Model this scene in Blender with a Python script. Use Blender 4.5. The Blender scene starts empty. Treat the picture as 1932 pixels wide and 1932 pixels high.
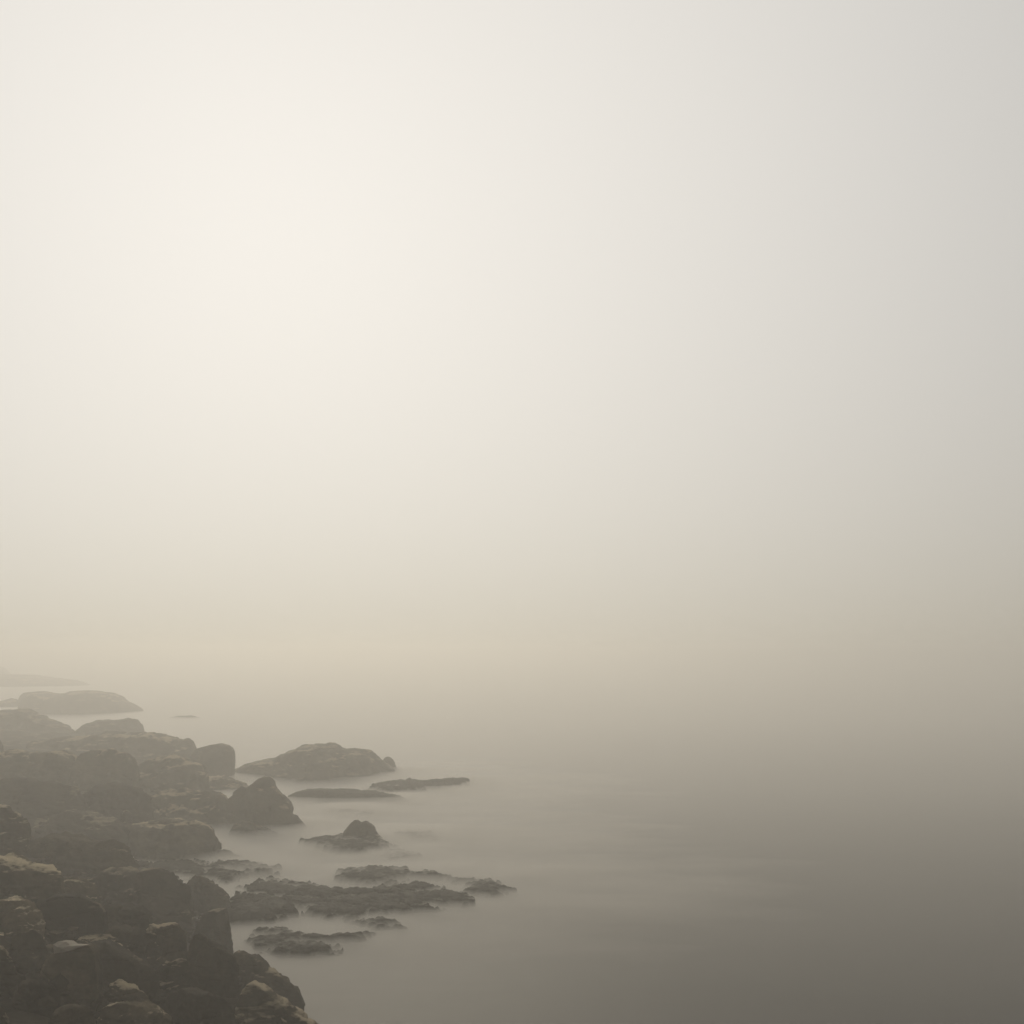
import bpy, math
import numpy as np
from mathutils import Vector

S = bpy.context.scene
COL = S.collection

# ------------------------------------------------------------------ camera
CAM_H = 10.0
RES = 1932.0                 # the photograph is measured on a 1932 px square
FOC = 2087.0                 # focal length on that square
HOR = 1228.0                 # row of the (hidden) sea horizon
PITCH = math.atan((HOR - RES / 2) / FOC)      # camera tilted up a little
cam = bpy.data.cameras.new("camera")
cam.sensor_fit = 'HORIZONTAL'
cam.sensor_width = 36.0
cam.lens = 36.0 * FOC / RES
cam.clip_start, cam.clip_end = 0.1, 9000.0
cam_ob = bpy.data.objects.new("camera", cam)
cam_ob.location = (0, 0, CAM_H)
cam_ob.rotation_euler = (math.pi / 2 + PITCH, 0, 0)
COL.objects.link(cam_ob)
S.camera = cam_ob

# ------------------------------------------------------------------ light
SUN_AZ, SUN_EL = math.radians(-13.0), math.radians(21.7)   # behind the fog, up and left of centre
SUN_DIR = Vector((math.sin(SUN_AZ) * math.cos(SUN_EL), math.cos(SUN_AZ) * math.cos(SUN_EL), math.sin(SUN_EL)))

world = bpy.data.worlds.new("World")
S.world = world
world.use_nodes = True
wt = world.node_tree
wt.nodes.clear()


def wn(kind, **kw):
    n = wt.nodes.new(kind)
    for k, v in kw.items():
        setattr(n, k, v)
    return n


def wmath(op, a, b=None):
    n = wn('ShaderNodeMath', operation=op)
    for i, v in enumerate((a, b)):
        if v is None:
            continue
        if isinstance(v, (int, float)):
            n.inputs[i].default_value = v
        else:
            wt.links.new(v, n.inputs[i])
    return n.outputs[0]


sky = wn('ShaderNodeTexSky', sky_type='NISHITA', sun_disc=False, sun_elevation=SUN_EL, sun_rotation=SUN_AZ,
         air_density=1.0, dust_density=6.0, ozone_density=0.5, altitude=0.0)
hsv = wn('ShaderNodeHueSaturation')
hsv.inputs['Saturation'].default_value = 0.15
wt.links.new(sky.outputs[0], hsv.inputs['Color'])
bg_sky = wn('ShaderNodeBackground')
bg_sky.inputs['Strength'].default_value = 0.0006
wt.links.new(hsv.outputs[0], bg_sky.inputs['Color'])
# the fog bank overhead: brightest round the hidden sun, a little dimmer and warmer low down
tc = wn('ShaderNodeTexCoord')
nrm = wn('ShaderNodeVectorMath', operation='NORMALIZE')
wt.links.new(tc.outputs['Generated'], nrm.inputs[0])
dot = wn('ShaderNodeVectorMath', operation='DOT_PRODUCT')
wt.links.new(nrm.outputs[0], dot.inputs[0])
dot.inputs[1].default_value = SUN_DIR
ang = wmath('ARCCOSINE', wmath('MINIMUM', dot.outputs['Value'], 1.0))
glow = wmath('EXPONENT', wmath('MULTIPLY', wmath('POWER', wmath('DIVIDE', ang, math.radians(51.5)), 2.0), -1.0))
lum = wmath('ADD', wmath('MULTIPLY', glow, 0.615), 0.25)
sep = wn('ShaderNodeSeparateXYZ')
wt.links.new(nrm.outputs[0], sep.inputs[0])
low = wmath('EXPONENT', wmath('MULTIPLY', wmath('MAXIMUM', sep.outputs['Z'], 0.0), -7.0))
lum = wmath('MULTIPLY', lum, wmath('SUBTRACT', 1.0, wmath('MULTIPLY', low, 0.165)))
mixc = wn('ShaderNodeMix', data_type='RGBA')
mixs = wn('ShaderNodeMix', data_type='RGBA')          # cream round the sun, cooler away from it
mixs.inputs['A'].default_value = (0.99, 0.982, 0.957, 1)
mixs.inputs['B'].default_value = (1.0, 0.958, 0.89, 1)
wt.links.new(glow, mixs.inputs['Factor'])
wt.links.new(mixs.outputs['Result'], mixc.inputs['A'])
mixc.inputs['B'].default_value = (1.0, 0.925, 0.765, 1)
wt.links.new(low, mixc.inputs['Factor'])
bg_fog = wn('ShaderNodeBackground')
wt.links.new(mixc.outputs['Result'], bg_fog.inputs['Color'])
wt.links.new(lum, bg_fog.inputs['Strength'])
addw = wn('ShaderNodeAddShader')
wt.links.new(bg_sky.outputs[0], addw.inputs[0])
wt.links.new(bg_fog.outputs[0], addw.inputs[1])
wout = wn('ShaderNodeOutputWorld')
wt.links.new(addw.outputs[0], wout.inputs['Surface'])

sun = bpy.data.lights.new("sun", 'SUN')
sun.energy = 0.72
sun.angle = math.radians(32)
sun.color = (1.0, 0.89, 0.69)
sun_ob = bpy.data.objects.new("sun", sun)
sun_ob.rotation_euler = (-SUN_DIR).to_track_quat('-Z', 'Y').to_euler()
sun_ob.location = (-20, 60, 60)
COL.objects.link(sun_ob)

S.view_settings.view_transform = 'Standard'
S.view_settings.look = 'None'
S.view_settings.exposure = 0.0
S.view_settings.gamma = 1.0
S.view_settings.use_curve_mapping = False
S.cycles.volume_bounces = 6
S.cycles.max_bounces = 10
S.cycles.use_denoising = True
S.cycles.use_adaptive_sampling = False
S.render.dither_intensity = 1.0

HAZE_DENSITY = 0.0069

# ------------------------------------------------------------------ noise (vectorised)
_rs = np.random.RandomState(7)
_PERM = _rs.permutation(256).astype(np.int64)
_GR = _rs.normal(size=(256, 3))
_GR /= np.linalg.norm(_GR, axis=1)[:, None]
_RND = _rs.rand(256, 3)


def _hash(i, j, k, seed):
    return _PERM[(_PERM[(_PERM[(i + seed * 13) & 255] + j) & 255] + k + seed * 7) & 255]


def perlin(P, seed=0):
    I = np.floor(P).astype(np.int64)
    F = P - I
    U = F * F * F * (F * (F * 6 - 15) + 10)
    out = 0
    for dx in (0, 1):
        for dy in (0, 1):
            for dz in (0, 1):
                g = _GR[_hash(I[:, 0] + dx, I[:, 1] + dy, I[:, 2] + dz, seed)]
                d = (g * (F - np.array([dx, dy, dz]))).sum(1)
                w = (U[:, 0] if dx else 1 - U[:, 0]) * (U[:, 1] if dy else 1 - U[:, 1]) * (U[:, 2] if dz else 1 - U[:, 2])
                out = out + d * w
    return out * 1.5


def fbm(P, seed=0, octv=4, gain=0.5):
    a, s, o = 1.0, 0.0, 0.0
    for k in range(octv):
        o = o + a * perlin(P * (2.03 ** k) + k * 17.3, seed + k)
        s += a
        a *= gain
    return o / s


def worley(P, seed=0):
    I = np.floor(P).astype(np.int64)
    f1 = np.full(len(P), 9.0)
    f2 = np.full(len(P), 9.0)
    cid = np.zeros(len(P), dtype=np.int64)
    for dx in (-1, 0, 1):
        for dy in (-1, 0, 1):
            for dz in (-1, 0, 1):
                h = _hash(I[:, 0] + dx, I[:, 1] + dy, I[:, 2] + dz, seed)
                C = I + np.array([dx, dy, dz]) + _RND[h]
                d = np.linalg.norm(P - C, axis=1)
                near = d < f1
                f2 = np.where(near, f1, np.minimum(f2, d))
                cid = np.where(near, h, cid)
                f1 = np.where(near, d, f1)
    return f1, f2, cid


# ------------------------------------------------------------------ picture -> place
cp, sp_ = math.cos(PITCH), math.sin(PITCH)


def ray(px, py):
    """direction through a measured point, y component = 1"""
    u, v = (px - RES / 2) / FOC, (RES / 2 - py) / FOC
    d = Vector((u, cp - v * sp_, sp_ + v * cp))
    return d / d.y


def on_plane(px, py, z=0.0):
    d = ray(px, py)
    t = (z - CAM_H) / d.z
    return (d.x * t, t)


def at_dist(px, py, D):
    d = ray(px, py)
    return (d.x * D, CAM_H + d.z * D)


# the waterline, far to near, measured then laid on the sea plane; land lies to its left
_sh = [(-320, 1374), (-40, 1380), (135, 1394), (262, 1402), (352, 1420), (425, 1474), (436, 1496),
       (470, 1556), (420, 1572), (398, 1606), (255, 1628), (330, 1660), (415, 1695), (405, 1735), (425, 1790), (470, 1830),
       (545, 1900), (575, 1945), (620, 2060)]
SHORE = [on_plane(*p) for p in _sh] + [(-2.5, 12.0), (3.0, 8.0), (9.0, 2.0), (12.0, -20.0), (-300.0, -20.0), (-300.0, 150.0)]
_A = np.array(SHORE)
_B = np.roll(_A, -1, axis=0)


def inland(x, y):
    """signed distance from the waterline, positive on land"""
    x = np.asarray(x, float)
    y = np.asarray(y, float)
    best = np.full(x.shape, 1e9)
    ins = np.zeros(x.shape, dtype=bool)
    for (ax, ay), (bx, by) in zip(_A, _B):
        ex, ey = bx - ax, by - ay
        t = np.clip(((x - ax) * ex + (y - ay) * ey) / (ex * ex + ey * ey + 1e-9), 0, 1)
        best = np.minimum(best, np.hypot(x - ax - t * ex, y - ay - t * ey))
        c = (ay > y) != (by > y)
        with np.errstate(divide='ignore', invalid='ignore'):
            ins ^= c & (x < ex * (y - ay) / (by - ay if by != ay else 1e-9) + ax)
    return np.where(ins, best, -best)


def shore_height(x, y):
    d = inland(x, y)
    h = np.where(d > 0, (2.6 + 4.0 * np.clip((66 - np.asarray(y, float)) / 36, 0, 1)) * (1 - np.exp(-np.maximum(d, 0) / 9.0)), np.maximum(d * 0.35, -2.5))
    P = np.stack([np.asarray(x, float), np.asarray(y, float), np.zeros_like(h)], -1).reshape(-1, 3)
    n = fbm(P * 0.22, 3, 4).reshape(h.shape) * 0.5
    return h - 0.15 + n * np.clip(d / 3 + 0.3, 0, 1)


def ground_hit(px, py):
    d = ray(px, py)
    t = np.linspace(6, 300, 2600)
    z = CAM_H + d.z * t
    g = np.maximum(shore_height(d.x * t, t), 0.0)
    k = np.argmax(z <= g) if (z <= g).any() else len(t) - 1
    return d.x * t[k], t[k], g[k]


# ------------------------------------------------------------------ materials
def mat_base(name):
    m = bpy.data.materials.new(name)
    m.use_nodes = True
    nt = m.node_tree
    nt.nodes.clear()
    return m, nt


def node(nt, kind, **kw):
    n = nt.nodes.new(kind)
    for k, v in kw.items():
        setattr(n, k, v)
    return n


def ramp(nt, src, stops):
    r = node(nt, 'ShaderNodeValToRGB')
    el = r.color_ramp.elements
    while len(el) < len(stops):
        el.new(0.5)
    for e, (p, c) in zip(el, stops):
        e.position = p
        e.color = (c, c, c, 1) if isinstance(c, (int, float)) else (*c, 1)
    nt.links.new(src, r.inputs[0])
    return r.outputs[0]


def mixrgb(nt, fac, a, b, mode='MIX'):
    n = node(nt, 'ShaderNodeMix', data_type='RGBA', blend_type=mode)
    for sock, v in (('Factor', fac), ('A', a), ('B', b)):
        if isinstance(v, (int, float)):
            n.inputs[sock].default_value = v if sock == 'Factor' else (v, v, v, 1)
        elif isinstance(v, tuple):
            n.inputs[sock].default_value = (*v, 1)
        else:
            nt.links.new(v, n.inputs[sock])
    return n.outputs['Result']


def nmath(nt, op, a, b=None):
    n = node(nt, 'ShaderNodeMath', operation=op)
    for i, v in enumerate((a, b)):
        if v is None:
            continue
        if isinstance(v, (int, float)):
            n.inputs[i].default_value = v
        else:
            nt.links.new(v, n.inputs[i])
    return n.outputs[0]


def noise_tex(nt, vec, scale, detail=6, rough=0.6, dist=0.0):
    n = node(nt, 'ShaderNodeTexNoise')
    n.inputs['Scale'].default_value = scale
    n.inputs['Detail'].default_value = detail
    n.inputs['Roughness'].default_value = rough
    n.inputs['Distortion'].default_value = dist
    nt.links.new(vec, n.inputs['Vector'])
    return n.outputs['Fac']


def rock_material(name, dark, light, pale, pale_at, bump=0.5, weed=False):
    m, nt = mat_base(name)
    tcn = node(nt, 'ShaderNodeTexCoord')
    oi = node(nt, 'ShaderNodeObjectInfo')
    vm = node(nt, 'ShaderNodeVectorMath', operation='ADD')
    nt.links.new(tcn.outputs['Object'], vm.inputs[0])
    nt.links.new(nmath(nt, 'MULTIPLY', oi.outputs['Random'], 90.0), vm.inputs[1])
    vec = vm.outputs[0]
    # grain that runs roughly along the bedding
    st = node(nt, 'ShaderNodeMapping')
    st.inputs['Rotation'].default_value = (0.25, 0.45, 0.3)
    st.inputs['Scale'].default_value = (0.55, 0.6, 2.2)
    nt.links.new(vec, st.inputs['Vector'])
    big = noise_tex(nt, vec, 0.9, 7, 0.62)
    col = mixrgb(nt, ramp(nt, big, [(0.35, 0.0), (0.66, 1.0)]), dark, light)
    fine = noise_tex(nt, vec, 9.0, 8, 0.7)
    col = mixrgb(nt, 0.55, col, ramp(nt, fine, [(0.3, (0.35, 0.35, 0.35)), (0.7, (1, 1, 1))]), 'MULTIPLY')
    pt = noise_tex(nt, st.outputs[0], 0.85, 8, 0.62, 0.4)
    # dry lichen and barnacle crust; the upward bias also paints sky light onto tops
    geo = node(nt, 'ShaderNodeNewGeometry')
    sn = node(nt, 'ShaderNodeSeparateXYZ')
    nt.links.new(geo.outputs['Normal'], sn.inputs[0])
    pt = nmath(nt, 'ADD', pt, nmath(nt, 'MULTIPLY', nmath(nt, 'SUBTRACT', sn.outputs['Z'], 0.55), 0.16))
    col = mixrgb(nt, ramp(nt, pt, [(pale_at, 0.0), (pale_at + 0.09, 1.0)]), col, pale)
    # the black, wet intertidal band
    sx = node(nt, 'ShaderNodeSeparateXYZ')
    nt.links.new(geo.outputs['Position'], sx.inputs[0])
    hz = nmath(nt, 'ADD', sx.outputs['Z'], nmath(nt, 'MULTIPLY', nmath(nt, 'SUBTRACT', big, 0.5), 1.6))
    wet = ramp(nt, nmath(nt, 'DIVIDE', hz, 2.0), [(0.2, 1.0), (0.45, 0.0)])
    col = mixrgb(nt, nmath(nt, 'MULTIPLY', wet, 0.6), col, (0.028, 0.025, 0.018))
    tone = nmath(nt, 'ADD', nmath(nt, 'MULTIPLY', oi.outputs['Random'], 1.0), 0.5)
    col = mixrgb(nt, 1.0, col, tone, 'MULTIPLY')
    cr = node(nt, 'ShaderNodeTexVoronoi', feature='DISTANCE_TO_EDGE')
    cr.inputs['Scale'].default_value = 1.1
    nt.links.new(st.outputs[0], cr.inputs['Vector'])
    crack = ramp(nt, cr.outputs['Distance'], [(0.0, 0.0), (0.06, 1.0)])
    rough_n = noise_tex(nt, vec, 26.0 if weed else 5.0, 10, 0.68)
    hgt = nmath(nt, 'ADD', nmath(nt, 'MULTIPLY', crack, 0.25), rough_n)
    bp = node(nt, 'ShaderNodeBump')
    bp.inputs['Strength'].default_value = bump
    bp.inputs['Distance'].default_value = 0.2
    nt.links.new(hgt, bp.inputs['Height'])
    bs = node(nt, 'ShaderNodeBsdfPrincipled')
    nt.links.new(col, bs.inputs['Base Color'])
    nt.links.new(mixrgb(nt, wet, 0.85, 0.5), bs.inputs['Roughness'])
    bs.inputs['Specular IOR Level'].default_value = 0.08
    nt.links.new(bp.outputs[0], bs.inputs['Normal'])
    o = node(nt, 'ShaderNodeOutputMaterial')
    nt.links.new(bs.outputs[0], o.inputs['Surface'])
    return m


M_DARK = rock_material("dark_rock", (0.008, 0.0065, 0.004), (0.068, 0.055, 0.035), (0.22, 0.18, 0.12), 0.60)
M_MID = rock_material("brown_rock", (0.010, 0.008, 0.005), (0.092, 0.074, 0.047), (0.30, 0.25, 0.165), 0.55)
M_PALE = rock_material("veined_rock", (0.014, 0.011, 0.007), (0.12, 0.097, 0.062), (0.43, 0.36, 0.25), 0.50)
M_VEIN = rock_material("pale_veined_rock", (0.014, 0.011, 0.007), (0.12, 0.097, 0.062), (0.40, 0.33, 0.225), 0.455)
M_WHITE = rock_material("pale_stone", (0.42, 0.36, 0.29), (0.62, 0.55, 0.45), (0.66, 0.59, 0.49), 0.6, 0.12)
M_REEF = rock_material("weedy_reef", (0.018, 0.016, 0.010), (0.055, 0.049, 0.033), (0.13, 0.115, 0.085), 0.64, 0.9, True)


def water_material():
    m, nt = mat_base("silky_sea_water")
    tcn = node(nt, 'ShaderNodeTexCoord')
    mp = node(nt, 'ShaderNodeMapping')
    mp.inputs['Scale'].default_value = (0.05, 0.16, 1)
    nt.links.new(tcn.outputs['Object'], mp.inputs['Vector'])
    n1 = noise_tex(nt, mp.outputs[0], 1.0, 5, 0.55, 0.6)
    col = mixrgb(nt, ramp(nt, n1, [(0.3, 0.0), (0.75, 1.0)]), (0.018, 0.016, 0.013), (0.040, 0.036, 0.029))
    n2 = noise_tex(nt, tcn.outputs['Object'], 0.7, 4, 0.5)
    bp = node(nt, 'ShaderNodeBump')
    bp.inputs['Strength'].default_value = 0.04
    bp.inputs['Distance'].default_value = 0.3
    nt.links.new(n2, bp.inputs['Height'])
    bs = node(nt, 'ShaderNodeBsdfPrincipled')
    nt.links.new(col, bs.inputs['Base Color'])
    bs.inputs['Roughness'].default_value = 0.5
    bs.inputs['IOR'].default_value = 1.33
    nt.links.new(bp.outputs[0], bs.inputs['Normal'])
    o = node(nt, 'ShaderNodeOutputMaterial')
    nt.links.new(bs.outputs[0], o.inputs['Surface'])
    return m


def volume_material(name, color, density, aniso):
    m, nt = mat_base(name)
    v = node(nt, 'ShaderNodeVolumePrincipled')
    v.inputs['Color'].default_value = (*color, 1)
    v.inputs['Density'].default_value = density
    v.inputs['Anisotropy'].default_value = aniso
    v.inputs['Density Attribute'].default_value = ""
    o = node(nt, 'ShaderNodeOutputMaterial')
    nt.links.new(v.outputs[0], o.inputs['Volume'])
    return m


# ------------------------------------------------------------------ mesh helpers
def add_mesh(name, V, F, mat, origin=(0, 0, 0), smooth=True):
    me = bpy.data.meshes.new(name)
    V = np.asarray(V, float) - np.asarray(origin, float)
    me.from_pydata(V.tolist(), [], [tuple(int(i) for i in f) for f in F])
    me.materials.append(mat)
    me.polygons.foreach_set('use_smooth', np.full(len(me.polygons), smooth))
    me.update()
    o = bpy.data.objects.new(name, me)
    o.location = origin
    COL.objects.link(o)
    return o


def grid_faces(nu, nv, off=0):
    i, j = np.meshgrid(np.arange(nu - 1), np.arange(nv - 1), indexing='ij')
    a = (i * nv + j + off).ravel()
    return np.stack([a, a + nv, a + nv + 1, a + 1], 1)


def tag(o, label, cat, group=None, kind=None):
    o['label'] = label
    if cat:
        o['category'] = cat
    if group:
        o['group'] = group
    if kind:
        o['kind'] = kind
    return o


# ------------------------------------------------------------------ setting: sea, shore
def build_sea():
    R = 2400.0
    V = [(-R, -R, 0), (R, -R, 0), (R, R, 0), (-R, R, 0)]
    o = add_mesh("sea", V, [(0, 1, 2, 3)], water_material(), smooth=False)
    tag(o, "smooth milky grey sea fading into the fog", None, kind='structure')


def build_shore():
    xs = np.concatenate([np.linspace(-120, -45, 60)[:-1], np.linspace(-45, 12, 150)])
    ys = np.concatenate([np.linspace(-18, 10, 40)[:-1], np.linspace(10, 60, 150)[:-1], np.linspace(60, 156, 130)])
    X, Y = np.meshgrid(xs, ys, indexing='ij')
    Z = shore_height(X, Y)
    P = np.stack([X, Y, Z], -1).reshape(-1, 3)
    d = inland(X, Y).ravel()
    f1, f2, cid = worley(P * [0.55, 0.55, 0.55], 5)
    P[:, 2] += (np.where(d > 0, 0.55, 0.1) * (0.5 - f1)) + 0.18 * fbm(P * 1.3, 9, 4)
    o = add_mesh("shore", P, grid_faces(len(xs), len(ys)), M_DARK)
    tag(o, "dark broken bedrock shore under the boulders", None, kind='structure')


build_sea()
build_shore()


# ------------------------------------------------------------------ rocks
def smooth_path(pts, n):
    P = np.array(pts, float)
    seg = np.r_[0, np.cumsum(np.hypot(*np.diff(P, axis=0).T))]
    t = np.linspace(0, seg[-1], n)
    return np.stack([np.interp(t, seg, P[:, 0]), np.interp(t, seg, P[:, 1])], 1)


def rock(name, label, outline, base, depth=0.8, mat=None, seed=1, group=None, cat=None, box=0.55, rough=1.0,
         z=None, dist=None, sink=0.5, res=1.0, bow=0.0, facets=9):
    """A rock from its measured skyline. outline: skyline left to right; base: row of its front foot.
    It stands where the foot meets the shore (or the plane z), is built there at full size and rounded in depth."""
    xs = [p[0] for p in outline]
    cx = 0.5 * (min(xs) + max(xs))
    if dist is not None:
        gx, gy = ray(cx, base).x * dist, dist
        gz = CAM_H + ray(cx, base).z * dist
    elif z is not None:
        gx, gy = on_plane(cx, base, z)
        gz = z
    else:
        gx, gy, gz = ground_hit(cx, base)
    wid = (max(xs) - min(xs)) / FOC * gy
    half = 0.5 * wid * depth
    D = gy + half * 0.75
    pw = 0.5 * (max(xs) - min(xs))
    cr = np.array([at_dist(px, py, D + bow * half * ((px - cx) / pw) ** 2) for px, py in outline])   # skyline in metres
    hmax = cr[:, 1].max()
    foot = min(gz, cr[:, 1].min()) - sink
    cr = np.vstack([[cr[0, 0] - 0.04 * wid, foot], cr, [cr[-1, 0] + 0.04 * wid, foot]])
    big = max(wid, hmax - foot)
    nu = int(np.clip(110 * res, 36, 190))
    nv = int(np.clip(70 * res, 24, 110))
    path = smooth_path(cr, nu)
    x0, x1 = path[:, 0].min(), path[:, 0].max()
    u = (path[:, 0] - 0.5 * (x0 + x1)) / (0.5 * (x1 - x0))
    hrel = np.clip((path[:, 1] - foot) / (hmax - foot), 0, 1)
    wy = half * np.maximum(1 - np.abs(u) ** 2.6, 0.0) ** 0.5 * (0.25 + 0.75 * hrel ** 0.8) + 0.03 * half
    th = np.linspace(0, math.pi, nv)
    c = np.sign(np.cos(th)) * np.abs(np.cos(th)) ** 0.8
    s = np.sin(th) ** box
    s[0] = s[-1] = 0
    X = np.repeat(path[:, :1], nv, 1)
    Yc = D + bow * half * u[:, None] ** 2 - wy[:, None] * c[None, :]
    Z = foot + (path[:, 1:2] - foot) * s[None, :]
    P = np.stack([X, Yc, Z], -1).reshape(-1, 3)
    ctr = np.array([0.5 * (x0 + x1), D, foot + 0.35 * (hmax - foot)])
    sz = min(wid, 2 * half, 1.6 * (hmax - foot)) * 0.5 + 0.1
    # broken faces: planes cut across the front, the top and (less tidily) the back
    rs = np.random.RandomState(seed * 3 + 1)
    ext = np.array([0.5 * (x1 - x0), half + 0.05, hmax - foot])
    for k in range(facets):
        nb = -1.0 if k % 4 else 1.0
        n = np.array([rs.uniform(-0.9, 0.9), nb * rs.uniform(0.45, 1.0), rs.uniform(-0.15, 0.9)])
        n /= np.linalg.norm(n)
        q0 = (P - np.array([0.5 * (x0 + x1), D, foot])) / ext
        e = q0 @ n
        lim = e.max() * rs.uniform(0.70, 0.93)
        over = np.maximum(e - lim, 0)
        P = P - (over * 0.88)[:, None] * n[None, :] * ext
    Nn = (P - ctr) / np.array([wid, max(2 * half, 0.2), max(hmax - foot, 0.2)])
    Nn /= np.linalg.norm(Nn, axis=1)[:, None] + 1e-6
    q = P + seed * 11.7
    f1, f2, cid = worley(q * (0.95 / sz), seed)
    cell = _RND[cid]
    d1 = fbm(q * (0.9 / sz), seed, 3)
    d2 = fbm(q * (3.4 / sz), seed + 4, 4, 0.55)
    groove = np.exp(-((f2 - f1) / 0.09) ** 2)
    d3 = 0.5 - np.abs(fbm(q * (2.0 / sz) + 40.0, seed + 9, 4, 0.5)) * 2.2          # ridged: sharp arrises
    f1b, f2b, _c = worley(q * (2.3 / sz) * np.array([0.7, 1.0, 1.5]), seed + 2)
    crack = np.exp(-((f2b - f1b) / 0.10) ** 2)
    fine = sz * rough * (0.09 * d2 + 0.03 * fbm(q * (11.0 / sz), seed + 6, 3, 0.6))
    disp = sz * rough * (0.16 * d1 + 0.075 * d3 + 0.07 * (0.45 - f1) - 0.07 * groove - 0.035 * crack
                         + 0.10 * (cell[:, 0] - 0.5) + 0.03 * (_RND[_c][:, 1] - 0.5))
    keep = 1 - 0.6 * np.exp(-((P[:, 1] - D) / (0.35 * half + 0.01)) ** 2)          # the crest keeps its measured line
    P = P + Nn * (disp * keep + fine)[:, None]
    # bedding: small steps in height
    stp = sz * 0.34
    zz = P[:, 2] / stp + 0.6 * d1 + 0.15 * P[:, 0]
    fr = zz - np.floor(zz)
    P[:, 1] += rough * 0.10 * sz * (fr - 0.5) * np.sign(P[:, 1] - D) * np.clip(np.abs(P[:, 1] - D) / (half + 1e-6), 0, 1)
    if gz < 0.35:
        FOOT.append((0.5 * (x0 + x1), D, 0.5 * (x1 - x0), half))
    F = grid_faces(nu, nv).tolist()
    bot = [i * nv for i in range(nu)] + [i * nv + nv - 1 for i in range(nu - 1, -1, -1)]
    F.append(bot)
    o = add_mesh(name, P, F, mat or M_DARK, origin=(0.5 * (x0 + x1), D, foot))
    tag(o, label, cat or name.split('_')[-1], group)
    return o


FOOT = []
FAR, LEFT, NEAR, OFF = "rocks fading out along the far shore", "rocks on the shore", "foreground boulders", "rocks standing in the sea"

# --- far shore
rock("headland", "faintest rise of land at the edge of the picture, almost lost in fog", [(-160, 1222), (-60, 1236), (-20, 1246), (2, 1258), (10, 1270), (16, 1282)], 1290, 0.9, M_MID, 2, FAR, "headland", dist=380, res=0.6)
rock("rock_ledge", "very faint long low ledge farthest out in the fog", [(-60, 1270), (0, 1272), (55, 1273), (90, 1279), (140, 1283), (165, 1292)], 1297, 0.8, M_MID, 3, FAR, "ledge", z=0, res=0.7, facets=4, rough=0.6)
rock("rock_block", "big flat-topped fog-pale block, the farthest clearly outlined rock", [(46, 1340), (47, 1316), (54, 1306), (80, 1304), (105, 1308), (135, 1307), (141, 1303), (175, 1303), (205, 1307), (224, 1313), (233, 1322), (252, 1329), (268, 1336)], 1350, 0.55, M_MID, 4, FAR, "rock", z=0, rough=0.22, facets=1, box=0.25, bow=1.0)
rock("boulder", "small faint boulder just left of the flat-topped pale block", [(-30, 1326), (0, 1323), (22, 1317), (35, 1322), (46, 1330)], 1337, 0.8, M_MID, 5, FAR, z=0, res=0.7)
rock("rock_ledge", "sloping hazy ledge below the flat-topped pale block, dipping to a notch", [(-60, 1344), (0, 1342), (30, 1340), (46, 1338), (62, 1346), (100, 1362), (125, 1369), (138, 1380)], 1398, 0.6, M_MID, 6, FAR, "ledge", z=0.2, rough=0.7)
rock("boulder", "smooth hump-backed hazy boulder between the pale block and the long ledge", [(136, 1382), (160, 1367), (185, 1359), (215, 1359), (240, 1356), (258, 1358), (267, 1368), (272, 1384)], 1404, 0.7, M_MID, 7, FAR, z=0.2, rough=0.7)
rock("rock_ledge", "long knobbly ledge stepping down toward the upright square block", [(60, 1398), (150, 1388), (230, 1385), (285, 1384), (310, 1389), (332, 1391), (345, 1396), (352, 1393), (361, 1396), (369, 1410)], 1448, 0.6, M_MID, 8, FAR, "ledge", z=0.6)
rock("rock_block", "upright square-edged block with a sheer seaward side at the waterline", [(362, 1424), (372, 1412), (395, 1406), (415, 1403), (430, 1406), (440, 1414), (441, 1440), (440, 1462)], 1476, 0.8, M_DARK, 9, LEFT, "rock", z=0, box=0.25, rough=0.35, facets=4)
rock("rock_ledge", "thin dark sliver of rock just breaking the water beyond the hump-backed boulder", [(312, 1355), (335, 1351), (360, 1350), (378, 1354)], 1357, 0.5, M_REEF, 10, OFF, "ledge", z=0, res=0.5, sink=0.2)

# --- shore, middle distance
rock("boulder", "dark nub of rock cut off by the picture edge under the hazy ledge", [(-40, 1400), (-10, 1393), (3, 1398), (9, 1416)], 1445, 0.8, M_DARK, 11, LEFT, res=0.6)
rock("rock_ledge", "broad dark ledge with pale crusts, next to the dark dome boulder", [(-30, 1424), (8, 1418), (40, 1416), (75, 1420), (110, 1417), (130, 1426), (142, 1440)], 1482, 0.7, M_MID, 12, LEFT, "ledge")
rock("boulder", "dark dome-shaped boulder standing out against the long hazy ledge", [(136, 1446), (150, 1424), (175, 1412), (208, 1409), (225, 1414), (240, 1420), (250, 1434), (255, 1452)], 1492, 0.8, M_DARK, 13, LEFT, rough=0.7)
rock("boulder", "grey sloping boulder between the dark dome and the upright block", [(250, 1446), (280, 1430), (320, 1424), (350, 1430), (378, 1444), (388, 1458)], 1496, 0.8, M_MID, 14, LEFT)
rock("rock_ledge", "flat pale-flecked shelf at the foot of the upright square block", [(350, 1478), (385, 1466), (420, 1464), (452, 1476), (470, 1482)], 1500, 0.7, M_PALE, 15, LEFT, "ledge", z=0.1)
rock("boulder", "wide dark boulder under the broad crusted ledge at the picture edge", [(-40, 1478), (0, 1470), (50, 1472), (110, 1476), (150, 1486), (172, 1504)], 1545, 0.7, M_DARK, 16, LEFT)
rock("boulder", "low dark boulder under the dark dome boulder", [(150, 1500), (185, 1482), (225, 1478), (262, 1486), (285, 1504)], 1548, 0.8, M_DARK, 17, LEFT)
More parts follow.
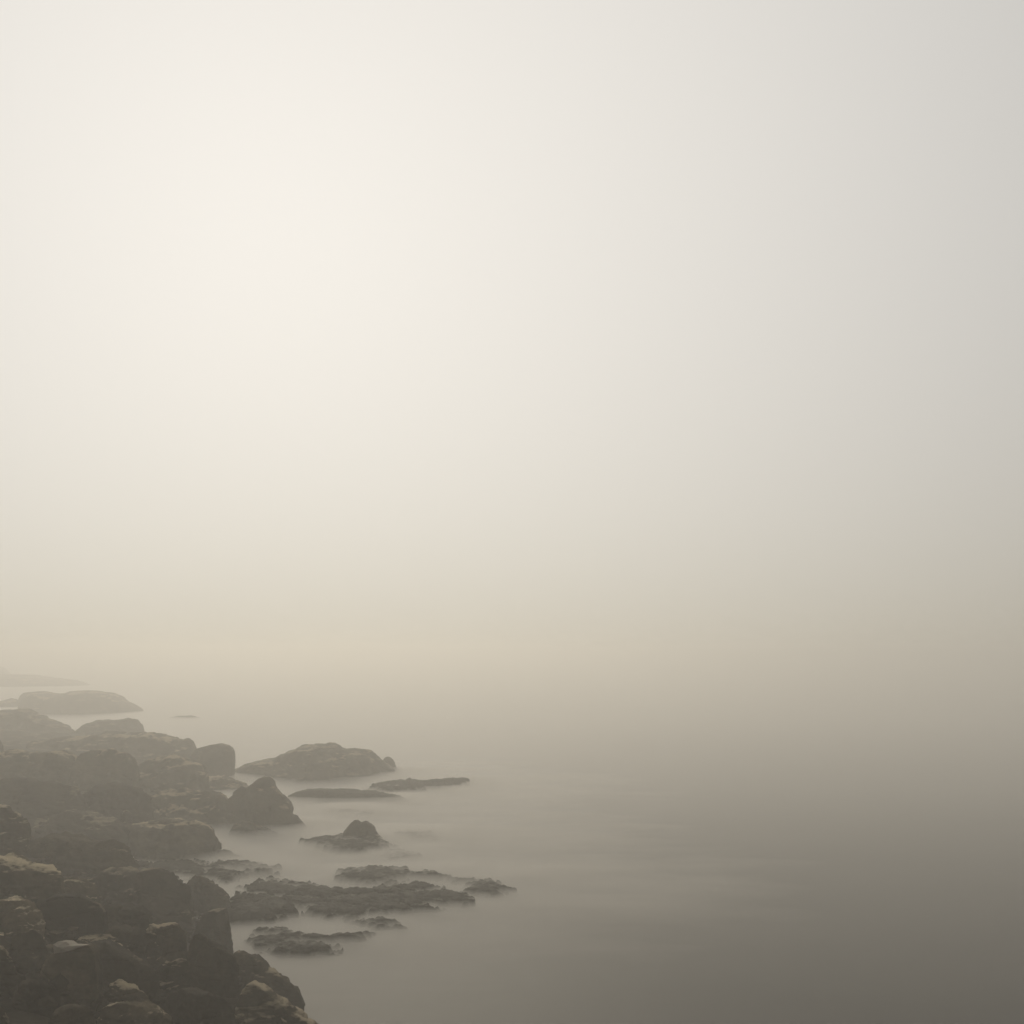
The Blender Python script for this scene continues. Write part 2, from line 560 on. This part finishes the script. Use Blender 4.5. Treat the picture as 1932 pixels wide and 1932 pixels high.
rock("boulder", "rough boulder beside the tall peaked rock, landward of it", [(275, 1512), (300, 1494), (340, 1487), (385, 1490), (420, 1500), (438, 1520)], 1556, 0.8, M_MID, 18, LEFT)
rock("boulder", "tall peaked dark rock at the water's edge with a ragged crest", [(424, 1512), (440, 1494), (454, 1483), (466, 1486), (474, 1481), (485, 1472), (496, 1467), (506, 1467), (513, 1470), (515, 1477), (526, 1490), (538, 1502), (547, 1512), (551, 1527), (553, 1537), (561, 1538), (567, 1546), (579, 1560)], 1572, 0.75, M_DARK, 19, LEFT, z=0, box=0.75, rough=0.7, facets=6)
rock("boulder", "low rounded rock lapped by water at the foot of the peaked rock", [(432, 1568), (442, 1554), (456, 1549), (472, 1552), (490, 1559), (512, 1566), (536, 1574)], 1582, 0.55, M_DARK, 20, LEFT, z=0, res=0.8)
rock("boulder", "small round grey boulder lodged on the face of the peaked rock", [(491, 1540), (495, 1529), (502, 1525), (509, 1528), (513, 1540)], 1547, 0.9, M_PALE, 21, LEFT, dist=on_plane(500, 1566)[1], res=0.5, sink=0.15, rough=0.7)
rock("rock_ledge", "pale slanting ledge entering at the picture edge halfway down the shore", [(-50, 1512), (0, 1519), (12, 1523), (26, 1533), (49, 1544), (54, 1560)], 1608, 0.8, M_PALE, 22, LEFT, "ledge")
rock("boulder", "broad dark hummock inland of the big round waterside boulder", [(46, 1570), (80, 1545), (130, 1530), (180, 1532), (225, 1545), (250, 1565)], 1600, 0.8, M_DARK, 23, LEFT)
rock("boulder", "big round-shouldered boulder beside the sheltered inlet", [(226, 1572), (240, 1556), (280, 1550), (320, 1545), (358, 1544), (384, 1551), (402, 1563), (414, 1580), (408, 1598)], 1624, 0.7, M_MID, 24, LEFT, z=0.1)
rock("boulder", "small round stone leaning on the big round-shouldered boulder", [(226, 1536), (232, 1529), (240, 1528), (247, 1534), (250, 1546)], 1556, 0.9, M_MID, 25, LEFT, res=0.5)
rock("boulder", "dark overhanging mass at the head of the inlet with bright crusts on top", [(46, 1600), (60, 1588), (90, 1579), (115, 1577), (145, 1580), (180, 1588), (218, 1585), (243, 1591), (251, 1610), (254, 1630)], 1652, 0.7, M_DARK, 26, LEFT, box=0.4)
rock("rock_ledge", "dark ledge with a bright rim at the picture edge, above the foreground boulders", [(-60, 1608), (0, 1613), (18, 1615), (38, 1624), (64, 1629), (90, 1634), (110, 1642), (120, 1656)], 1700, 0.7, M_MID, 27, LEFT, "ledge")
rock("reef_rock", "small low rock alone in the calm inlet", [(393, 1613), (404, 1606), (424, 1603), (435, 1607), (442, 1612), (456, 1615)], 1621, 0.6, M_REEF, 28, OFF, "rock", z=0, res=0.6, sink=0.3)

# --- foreground
rock("rock_ledge", "low ledge behind the round foreground boulder", [(60, 1678), (77, 1665), (110, 1658), (143, 1658), (170, 1662), (182, 1676)], 1712, 0.8, M_MID, 30, NEAR, "ledge", res=1.4)
rock("boulder", "largest dark foreground boulder, facing the weedy reef", [(158, 1668), (168, 1654), (184, 1645), (205, 1638), (228, 1638), (250, 1642), (290, 1640), (318, 1645), (335, 1655), (350, 1670), (356, 1688)], 1730, 0.8, M_MID, 31, NEAR, res=1.3)
rock("boulder", "wedge-shaped boulder pointing its tip at the weedy reef", [(338, 1672), (352, 1656), (362, 1648), (371, 1646), (385, 1655), (400, 1664), (415, 1672), (434, 1690), (432, 1702)], 1726, 0.8, M_DARK, 32, NEAR, z=0.2, res=1.4)
rock("boulder", "mottled pale boulder in front of the wedge-shaped one", [(282, 1712), (296, 1690), (312, 1676), (330, 1672), (352, 1684), (366, 1704)], 1740, 0.8, M_PALE, 33, NEAR, res=1.4)
rock("boulder", "smooth egg-shaped boulder in the foreground pile", [(70, 1724), (76, 1708), (88, 1695), (102, 1688), (124, 1686), (150, 1688), (168, 1697), (186, 1706), (198, 1722)], 1778, 0.8, M_DARK, 34, NEAR, rough=0.6, res=1.2)
rock("boulder", "dark jumbled boulder between the egg-shaped one and the hooded one", [(186, 1722), (206, 1708), (236, 1704), (266, 1710), (284, 1728)], 1772, 0.8, M_DARK, 35, NEAR, res=1.4)
rock("boulder", "flaky striped boulder at the picture edge beside the egg-shaped one", [(-30, 1704), (0, 1697), (30, 1693), (56, 1700), (74, 1716), (80, 1734)], 1780, 0.8, M_PALE, 36, NEAR, res=1.4)
rock("boulder", "hooded boulder with a pale cap in the middle of the foreground pile", [(272, 1772), (276, 1756), (284, 1744), (308, 1742), (326, 1740), (338, 1746), (348, 1760), (354, 1780)], 1838, 0.8, M_VEIN, 37, NEAR, res=1.4)
rock("rock_slab", "steep dark slab standing on end at the waterline", [(362, 1768), (370, 1746), (380, 1728), (392, 1719), (408, 1714), (424, 1714), (429, 1732), (434, 1754), (438, 1774), (438, 1794)], 1812, 0.7, M_DARK, 38, NEAR, "slab", box=0.4, rough=0.6, z=0.3, res=1.4)
rock("boulder", "great dark boulder with a shadowed face below the standing slab", [(344, 1830), (348, 1805), (352, 1778), (360, 1766), (374, 1761), (392, 1771), (408, 1780), (426, 1790), (444, 1806), (452, 1830)], 1915, 0.7, M_DARK, 39, NEAR, box=0.35, rough=0.6, res=1.2)
rock("boulder", "dark spur of rock sliding down into the open sea", [(428, 1806), (438, 1796), (448, 1791), (462, 1795), (484, 1803), (496, 1810), (508, 1825), (522, 1834), (540, 1846), (558, 1863), (569, 1879), (573, 1892), (570, 1904)], 1925, 0.6, M_DARK, 40, NEAR, z=0.0, box=0.6, res=1.3)
rock("boulder", "pale-veined boulder at the bottom of the picture by the water", [(444, 1900), (450, 1884), (456, 1870), (466, 1857), (480, 1853), (496, 1860), (519, 1876), (540, 1891), (558, 1907), (576, 1919), (596, 1934), (620, 1955)], 2010, 0.6, M_VEIN, 41, NEAR, z=0.8, res=1.3)
rock("boulder", "grey boulder with a peaked top left of the white stone", [(2, 1788), (10, 1769), (26, 1766), (44, 1760), (58, 1757), (70, 1766), (83, 1782), (90, 1800)], 1826, 0.8, M_MID, 42, NEAR, res=1.4)
rock("boulder", "small round knob behind the grey peaked boulder", [(4, 1772), (8, 1763), (15, 1760), (23, 1763), (27, 1772)], 1778, 0.9, M_PALE, 43, NEAR, res=0.5)
rock("boulder", "low dark boulder behind the steep-faced one", [(192, 1768), (200, 1754), (214, 1749), (230, 1747), (262, 1752), (276, 1762), (282, 1778)], 1812, 0.8, M_DARK, 44, NEAR, res=1.4)
rock("boulder", "arched boulder just beyond the white stone", [(132, 1788), (142, 1774), (156, 1768), (178, 1764), (202, 1764), (222, 1768), (234, 1782)], 1812, 0.8, M_MID, 45, NEAR, res=1.4)
rock("boulder", "long dark boulder with a straight sloping back, near the picture's bottom", [(164, 1800), (176, 1780), (202, 1774), (228, 1789), (255, 1805), (280, 1822), (294, 1838)], 1888, 0.8, M_DARK, 46, NEAR, rough=0.7, res=1.2)
rock("boulder", "steep-faced brown boulder that carries the white stone", [(76, 1828), (82, 1814), (100, 1799), (122, 1794), (150, 1788), (172, 1784), (186, 1796), (190, 1822), (190, 1850)], 1892, 0.8, M_MID, 47, NEAR, box=0.35, rough=0.6, res=1.2)
rock("boulder", "tawny lumpy boulder cut by the picture edge below the grey peaked boulder", [(-40, 1790), (0, 1786), (11, 1796), (18, 1805), (35, 1810), (43, 1822), (46, 1838)], 1885, 0.8, M_PALE, 48, NEAR, res=1.4)
rock("boulder", "crumbly boulder with bright chips beside the great dark boulder", [(286, 1844), (296, 1828), (310, 1818), (334, 1810), (348, 1812), (356, 1830)], 1886, 0.8, M_PALE, 49, NEAR, res=1.4)
rock("rock_ledge", "low shattered ledge in the gap under the long sloping-backed boulder", [(196, 1872), (208, 1856), (222, 1849), (246, 1860), (268, 1869), (286, 1882)], 1906, 0.8, M_MID, 50, NEAR, "ledge", res=1.4)
rock("boulder", "round boulder at the picture's bottom with a pale curved rim", [(96, 1926), (104, 1905), (120, 1897), (138, 1895), (156, 1899), (172, 1908), (180, 1926)], 1985, 0.8, M_MID, 51, NEAR, rough=0.6, res=1.4)
rock("boulder", "rough weathered boulder at the picture's bottom, left of the dark hollow", [(182, 1926), (192, 1903), (211, 1896), (238, 1892), (264, 1892), (286, 1898), (308, 1911), (322, 1930)], 2000, 0.8, M_PALE, 52, NEAR, res=1.4)
rock("boulder", "boulder filling the bottom corner of the picture", [(-50, 1896), (-10, 1894), (3, 1904), (12, 1919), (20, 1934), (28, 1960)], 2010, 0.8, M_MID, 53, NEAR, res=1.4)
rock("boulder", "dark boulder in the hollow between the great dark and pale-veined boulders", [(298, 1890), (322, 1872), (352, 1866), (396, 1876), (430, 1892), (448, 1910)], 1990, 0.8, M_DARK, 54, NEAR, res=1.4)
rock("boulder", "dull low boulder in the shadow under the steep-faced brown boulder", [(28, 1868), (46, 1852), (74, 1848), (98, 1858), (112, 1878)], 1912, 0.8, M_DARK, 55, NEAR, res=1.4)


def white_stone():
    D = ground_hit(133, 1892)[1] + 0.1
    F = [(100, 1782), (106, 1778.5), (121, 1779), (129, 1785), (153, 1786.5), (128, 1794.5), (114, 1797.5), (102, 1799)]
    V = []
    for k, (px, py) in enumerate(F):
        x, z = at_dist(px, py, D)
        V.append((x, D + (0.10 if k in (1, 2, 3, 4) else 0.0), z))
    c = at_dist(109, 1785.5, D)
    V.append((c[0], D - 0.03, c[1]))
    for (x, y, z) in V[:8]:
        V.append((x * 1.0 + 0.03, y + 0.34, z - 0.06))
    Fc = [(0, 8, 1), (1, 8, 2), (2, 8, 3), (8, 4, 3), (8, 5, 4), (8, 6, 5), (8, 7, 6), (0, 7, 8)]
    for k in range(8):
        Fc.append((k, (k + 1) % 8, 9 + (k + 1) % 8, 9 + k))
    Fc.append(tuple(range(16, 8, -1)))
    o = add_mesh("stone", V, Fc, M_WHITE, origin=(V[8][0], D, V[7][2]), smooth=False)
    tag(o, "white wedge-shaped stone, the brightest thing on the shore", "stone", NEAR)


white_stone()


# --- standing in the sea
rock("rock_islet", "largest islet offshore, long and low with a tapering tail", [(444, 1450), (466, 1441), (490, 1435), (522, 1430), (534, 1422), (556, 1416), (568, 1410), (588, 1408), (604, 1406), (626, 1405), (638, 1407), (642, 1413), (652, 1414), (666, 1412), (686, 1411), (704, 1416), (716, 1428), (726, 1438), (742, 1452)], 1478, 0.7, M_MID, 60, OFF, "islet", z=0, res=1.5, box=0.5, bow=0.8, facets=2, rough=0.8)
rock("boulder", "round knob of rock at the seaward end of the largest islet", [(714, 1450), (720, 1435), (726, 1429), (733, 1428), (741, 1433), (747, 1444), (752, 1450)], 1458, 0.9, M_DARK, 61, OFF, z=0, res=0.6)
rock("reef_rock", "low whaleback rock in front of the largest islet", [(534, 1512), (546, 1501), (562, 1494), (576, 1491), (602, 1488), (636, 1490), (676, 1491), (706, 1494), (730, 1498), (752, 1501), (770, 1508)], 1518, 0.4, M_REEF, 62, OFF, "rock", z=0, sink=0.3, rough=0.8, facets=4, res=1.4)
rock("sea_stack", "small isolated round-topped stack with a notch in its crown", [(642, 1580), (648, 1570), (654, 1562), (660, 1554), (666, 1549), (674, 1547), (681, 1552), (688, 1549), (698, 1553), (706, 1559), (709, 1567), (714, 1574), (718, 1582)], 1592, 0.75, M_DARK, 64, OFF, "rock", z=0, box=0.6, rough=0.6, facets=5)


# --- weedy reefs, awash: low uneven sheets of rock
def reef(name, label, poly, hgt, seed, bias=0.0, freq=1.0, mat=None):
    W = np.array([on_plane(px, py) for px, py in poly])
    lo, hi = W.min(0) - 0.3, W.max(0) + 0.3
    nx = int(np.clip((hi[0] - lo[0]) / 0.05, 40, 260))
    ny = int(np.clip((hi[1] - lo[1]) / 0.05, 40, 240))
    X, Y = np.meshgrid(np.linspace(lo[0], hi[0], nx), np.linspace(lo[1], hi[1], ny), indexing='ij')
    x, y = X.ravel(), Y.ravel()
    A, B = W, np.roll(W, -1, axis=0)
    best = np.full(x.shape, 1e9)
    ins = np.zeros(x.shape, bool)
    for (ax, ay), (bx, by) in zip(A, B):
        ex, ey = bx - ax, by - ay
        t = np.clip(((x - ax) * ex + (y - ay) * ey) / (ex * ex + ey * ey + 1e-9), 0, 1)
        best = np.minimum(best, np.hypot(x - ax - t * ex, y - ay - t * ey))
        c = (ay > y) != (by > y)
        ins ^= c & (x < ex * (y - ay) / (by - ay if by != ay else 1e-9) + ax)
    d = np.where(ins, best, -best)
    P0 = np.stack([x, y, np.zeros_like(x)], 1)
    env = np.clip(d / 0.7 + 0.25, -0.8, 1.0)
    n1 = fbm(P0 * [0.55 * freq, 0.9 * freq, 1], seed, 4, 0.55)
    n2 = fbm(P0 * [2.6, 3.2, 1], seed + 3, 4, 0.6)
    f1, f2, cid = worley(P0 * [1.3, 1.8, 1], seed)
    n3 = fbm(P0 * [7.0, 8.0, 1], seed + 6, 3, 0.6)
    raw = env * (0.42 + bias) - 0.06 + 1.25 * n1 + 0.7 * n2 + 0.45 * (0.5 - f1)
    z = hgt * (0.72 * np.tanh(2.8 * raw) + 0.20 * raw + 0.20 * n2 + 0.16 * n3) + 0.03
    z = np.where(d < -0.2, np.minimum(z, -0.1 + 0.2 * (d + 0.2)), z)
    P = np.stack([x, y, z], 1)
    o = add_mesh(name, P, grid_faces(nx, ny), mat or M_REEF, origin=(0.5 * (lo[0] + hi[0]), 0.5 * (lo[1] + hi[1]), 0))
    c = W.mean(0)
    FOOT.append((c[0], c[1], *(0.5 * (W.max(0) - W.min(0)))))
    return tag(o, label, "reef", "weedy reefs awash in the sea")


reef("reef", "thin awash reef stretching seaward past the whaleback rock", [(690, 1495), (722, 1486), (773, 1481), (800, 1483), (833, 1480), (877, 1478), (884, 1485), (850, 1491), (800, 1497), (740, 1500)], 0.52, 70, 0.4)
reef("reef", "ragged strip of reef reaching out from the shore behind the largest foreground boulder", [(262, 1646), (280, 1636), (340, 1633), (400, 1635), (440, 1633), (490, 1634), (524, 1644), (520, 1655), (470, 1655), (430, 1668), (390, 1664), (330, 1660)], 0.36, 71, 0.12)
reef("reef", "upper arm of the hooked reef, a separate dark bar", [(630, 1660), (642, 1652), (700, 1646), (760, 1648), (812, 1654), (860, 1661), (800, 1664), (778, 1667), (694, 1672), (650, 1667)], 0.36, 72, 0.35)
reef("reef", "curved outer tip of the hooked reef farthest out to sea", [(830, 1660), (888, 1665), (921, 1667), (945, 1674), (966, 1684), (930, 1692), (886, 1694), (868, 1686), (905, 1676), (860, 1668)], 0.26, 73, 0.3, 1.2)
reef("reef", "broad broken reef, longest of all, joined to the wedge-shaped boulder", [(430, 1682), (466, 1673), (514, 1664), (560, 1671), (606, 1677), (660, 1684), (720, 1680), (735, 1670), (790, 1674), (830, 1680), (858, 1686), (890, 1700), (888, 1709), (822, 1719), (767, 1722), (712, 1730), (668, 1736), (619, 1737), (575, 1726), (545, 1714), (470, 1702)], 0.32, 74, 0.05)
reef("reef", "dark shoulder of reef against the standing slab", [(424, 1708), (470, 1702), (545, 1708), (566, 1718), (556, 1730), (510, 1742), (440, 1746), (420, 1738)], 0.42, 75, 0.45)
reef("reef", "faint sunken reef trailing below the broad broken reef", [(640, 1738), (690, 1736), (740, 1742), (764, 1752), (730, 1758), (690, 1750)], 0.22, 76, -0.1)
reef("reef", "nearest reef, half drowned, off the dark spur of rock", [(462, 1770), (490, 1759), (522, 1756), (560, 1759), (590, 1767), (640, 1768), (704, 1761), (690, 1772), (640, 1784), (636, 1800), (560, 1802), (500, 1797)], 0.25, 77, 0.08)
reef("reef", "round weedy reef around the foot of the notched stack", [(566, 1594), (596, 1590), (640, 1585), (706, 1585), (728, 1592), (748, 1600), (715, 1608), (680, 1614), (640, 1613), (600, 1604)], 0.40, 78, 0.45)
reef("reef", "barely visible shoal beside the notched stack's reef", [(700, 1612), (740, 1606), (780, 1612), (792, 1619), (740, 1622)], 0.18, 79, -0.05)
reef("reef", "lone dark shoal farther out than the notched stack", [(750, 1577), (780, 1572), (812, 1573), (820, 1579), (780, 1582)], 0.22, 80, 0.1)
reef("reef", "pale thread of shoal between the whaleback rock and the stack", [(618, 1528), (640, 1527), (700, 1533), (696, 1538), (650, 1536)], 0.2, 81, 0.0)


# --- loose stones too many to count, between the boulders
def build_rubble():
    rs = np.random.RandomState(21)
    import bmesh
    bm = bmesh.new()
    bmesh.ops.create_icosphere(bm, subdivisions=1, radius=1.0)
    SV = np.array([v.co[:] for v in bm.verts])
    SF = np.array([[v.index for v in f.verts] for f in bm.faces])
    bm.free()
    Vs, Fs, off = [], [], 0
    px = rs.uniform(-60, 600, 3200)
    py = rs.uniform(1440, 2040, 3200)
    k = 0
    for a, b in zip(px, py):
        x, y = on_plane(a, b, 1.5)
        d = float(inland(x, y))
        if d < 0.15 or k > 2200:
            continue
        z = float(shore_height(np.array([x]), np.array([y]))[0])
        r = rs.uniform(0.04, 0.16) * (1.8 if rs.rand() < 0.12 else 1.0)
        n = 1 + 1.1 * fbm(SV * 0.9 + rs.rand(3) * 90, 5, 3)
        P = SV * n[:, None] * r * np.array([rs.uniform(0.8, 1.4), rs.uniform(0.8, 1.4), rs.uniform(0.5, 0.9)])
        an = rs.rand() * 6.28
        P = np.stack([P[:, 0] * math.cos(an) - P[:, 1] * math.sin(an), P[:, 0] * math.sin(an) + P[:, 1] * math.cos(an), P[:, 2]], 1)
        Vs.append(P + [x, y, z + 0.25 * r + 0.12])
        Fs.append(SF + off)
        off += len(SV)
        k += 1
    o = add_mesh("rubble", np.concatenate(Vs), np.concatenate(Fs), M_DARK, smooth=False)
    tag(o, "loose stones and rubble lying between the boulders", "rubble", kind='stuff')


build_rubble()


# ------------------------------------------------------------------ air: sea mist over the surf, haze everywhere
def build_mist():
    xs = np.concatenate([np.linspace(-120, -30, 50)[:-1], np.linspace(-30, 30, 130)[:-1], np.linspace(30, 130, 50)])
    ys = np.concatenate([np.linspace(4, 110, 220)[:-1], np.linspace(110, 290, 70)])
    X, Y = np.meshgrid(xs, ys, indexing='ij')
    d = inland(X, Y).ravel()
    P0 = np.stack([X.ravel(), Y.ravel(), np.zeros(X.size)], 1)
    n = fbm(P0 * [0.10, 0.22, 1], 31, 4)
    dist = np.maximum(-d, 0)
    for fx, fy, rx, ry in FOOT:
        dist = np.minimum(dist, np.hypot(np.maximum(np.abs(P0[:, 0] - fx) - 0.8 * rx, 0), np.maximum(np.abs(P0[:, 1] - fy) - 0.8 * ry, 0)))
    y = P0[:, 1]
    near = np.exp(-dist / 2.6) * np.clip((y - 24) / 26, 0.2, 1.6)
    wide = np.exp(-(np.minimum(dist, np.maximum(-d, 0)) / 13.0) ** 2) * np.clip((y - 26) / 28, 0.0, 1)
    top = 0.215 * near + 0.14 * wide + 0.22 * wide * n - 0.03
    top = np.maximum(top * np.clip((140 - y) / 50, 0, 1) - 0.015, -0.1)
    nu, nv = len(xs), len(ys)
    T = np.stack([X.ravel(), Y.ravel(), top], 1)
    Bm = T.copy()
    Bm[:, 2] = -0.3
    F = np.concatenate([grid_faces(nu, nv), grid_faces(nu, nv, nu * nv)[:, ::-1]]).tolist()
    edge = [i * nv for i in range(nu)] + [(nu - 1) * nv + j for j in range(1, nv)] + \
           [i * nv + nv - 1 for i in range(nu - 2, -1, -1)] + [j for j in range(nv - 2, 0, -1)]
    for a, b in zip(edge, edge[1:] + edge[:1]):
        F.append([a, a + nu * nv, b + nu * nv, b])
    o = add_mesh("mist", np.concatenate([T, Bm]), F, volume_material("surf_mist", (0.95, 0.92, 0.86), 1.15, 0.2))
    tag(o, "thin white mist of surf lying on the water round the rocks", "mist", kind='stuff')


def build_haze():
    R, zb, zt = 2500.0, -4.0, 12.0
    V = [(-R, -R, zb), (R, -R, zb), (R, R, zb), (-R, R, zb), (-R, -R, zt), (R, -R, zt), (R, R, zt), (-R, R, zt)]
    F = [(3, 2, 1, 0), (4, 5, 6, 7), (0, 1, 5, 4), (1, 2, 6, 5), (2, 3, 7, 6), (3, 0, 4, 7)]
    o = add_mesh("haze", V, F, volume_material("sea_fog", (0.986, 0.968, 0.93), HAZE_DENSITY, 0.60), smooth=False)
    # a low, gently thickening layer on the water, nothing close in
    R = 2450.0
    ys, zt = [16.0, 45.0, 80.0, 160.0, R], [-0.02, 0.13, 0.24, 0.32, 0.32]
    V = [(sx * R, y, z) for y, zz in zip(ys, zt) for sx, z in ((-1, -0.5), (1, -0.5), (1, zz), (-1, zz))]
    F = [(0, 1, 2, 3)]
    for k in range(len(ys) - 1):
        a, b = 4 * k, 4 * k + 4
        F += [(a, b, b + 1, a + 1), (a + 3, a + 2, b + 2, b + 3), (a + 1, b + 1, b + 2, a + 2), (a, a + 3, b + 3, b)]
    n = 4 * len(ys) - 4
    F.append((n + 3, n + 2, n + 1, n))
    m = add_mesh("sea_smoke", V, F, volume_material("sea_smoke", (0.986, 0.968, 0.93), 0.45, 0.5), smooth=False)
    tag(m, "thicker layer of fog lying low on the sea", "fog", kind='stuff')
    tag(o, "warm grey sea fog over the whole bay", "fog", kind='stuff')


build_mist()
build_haze()
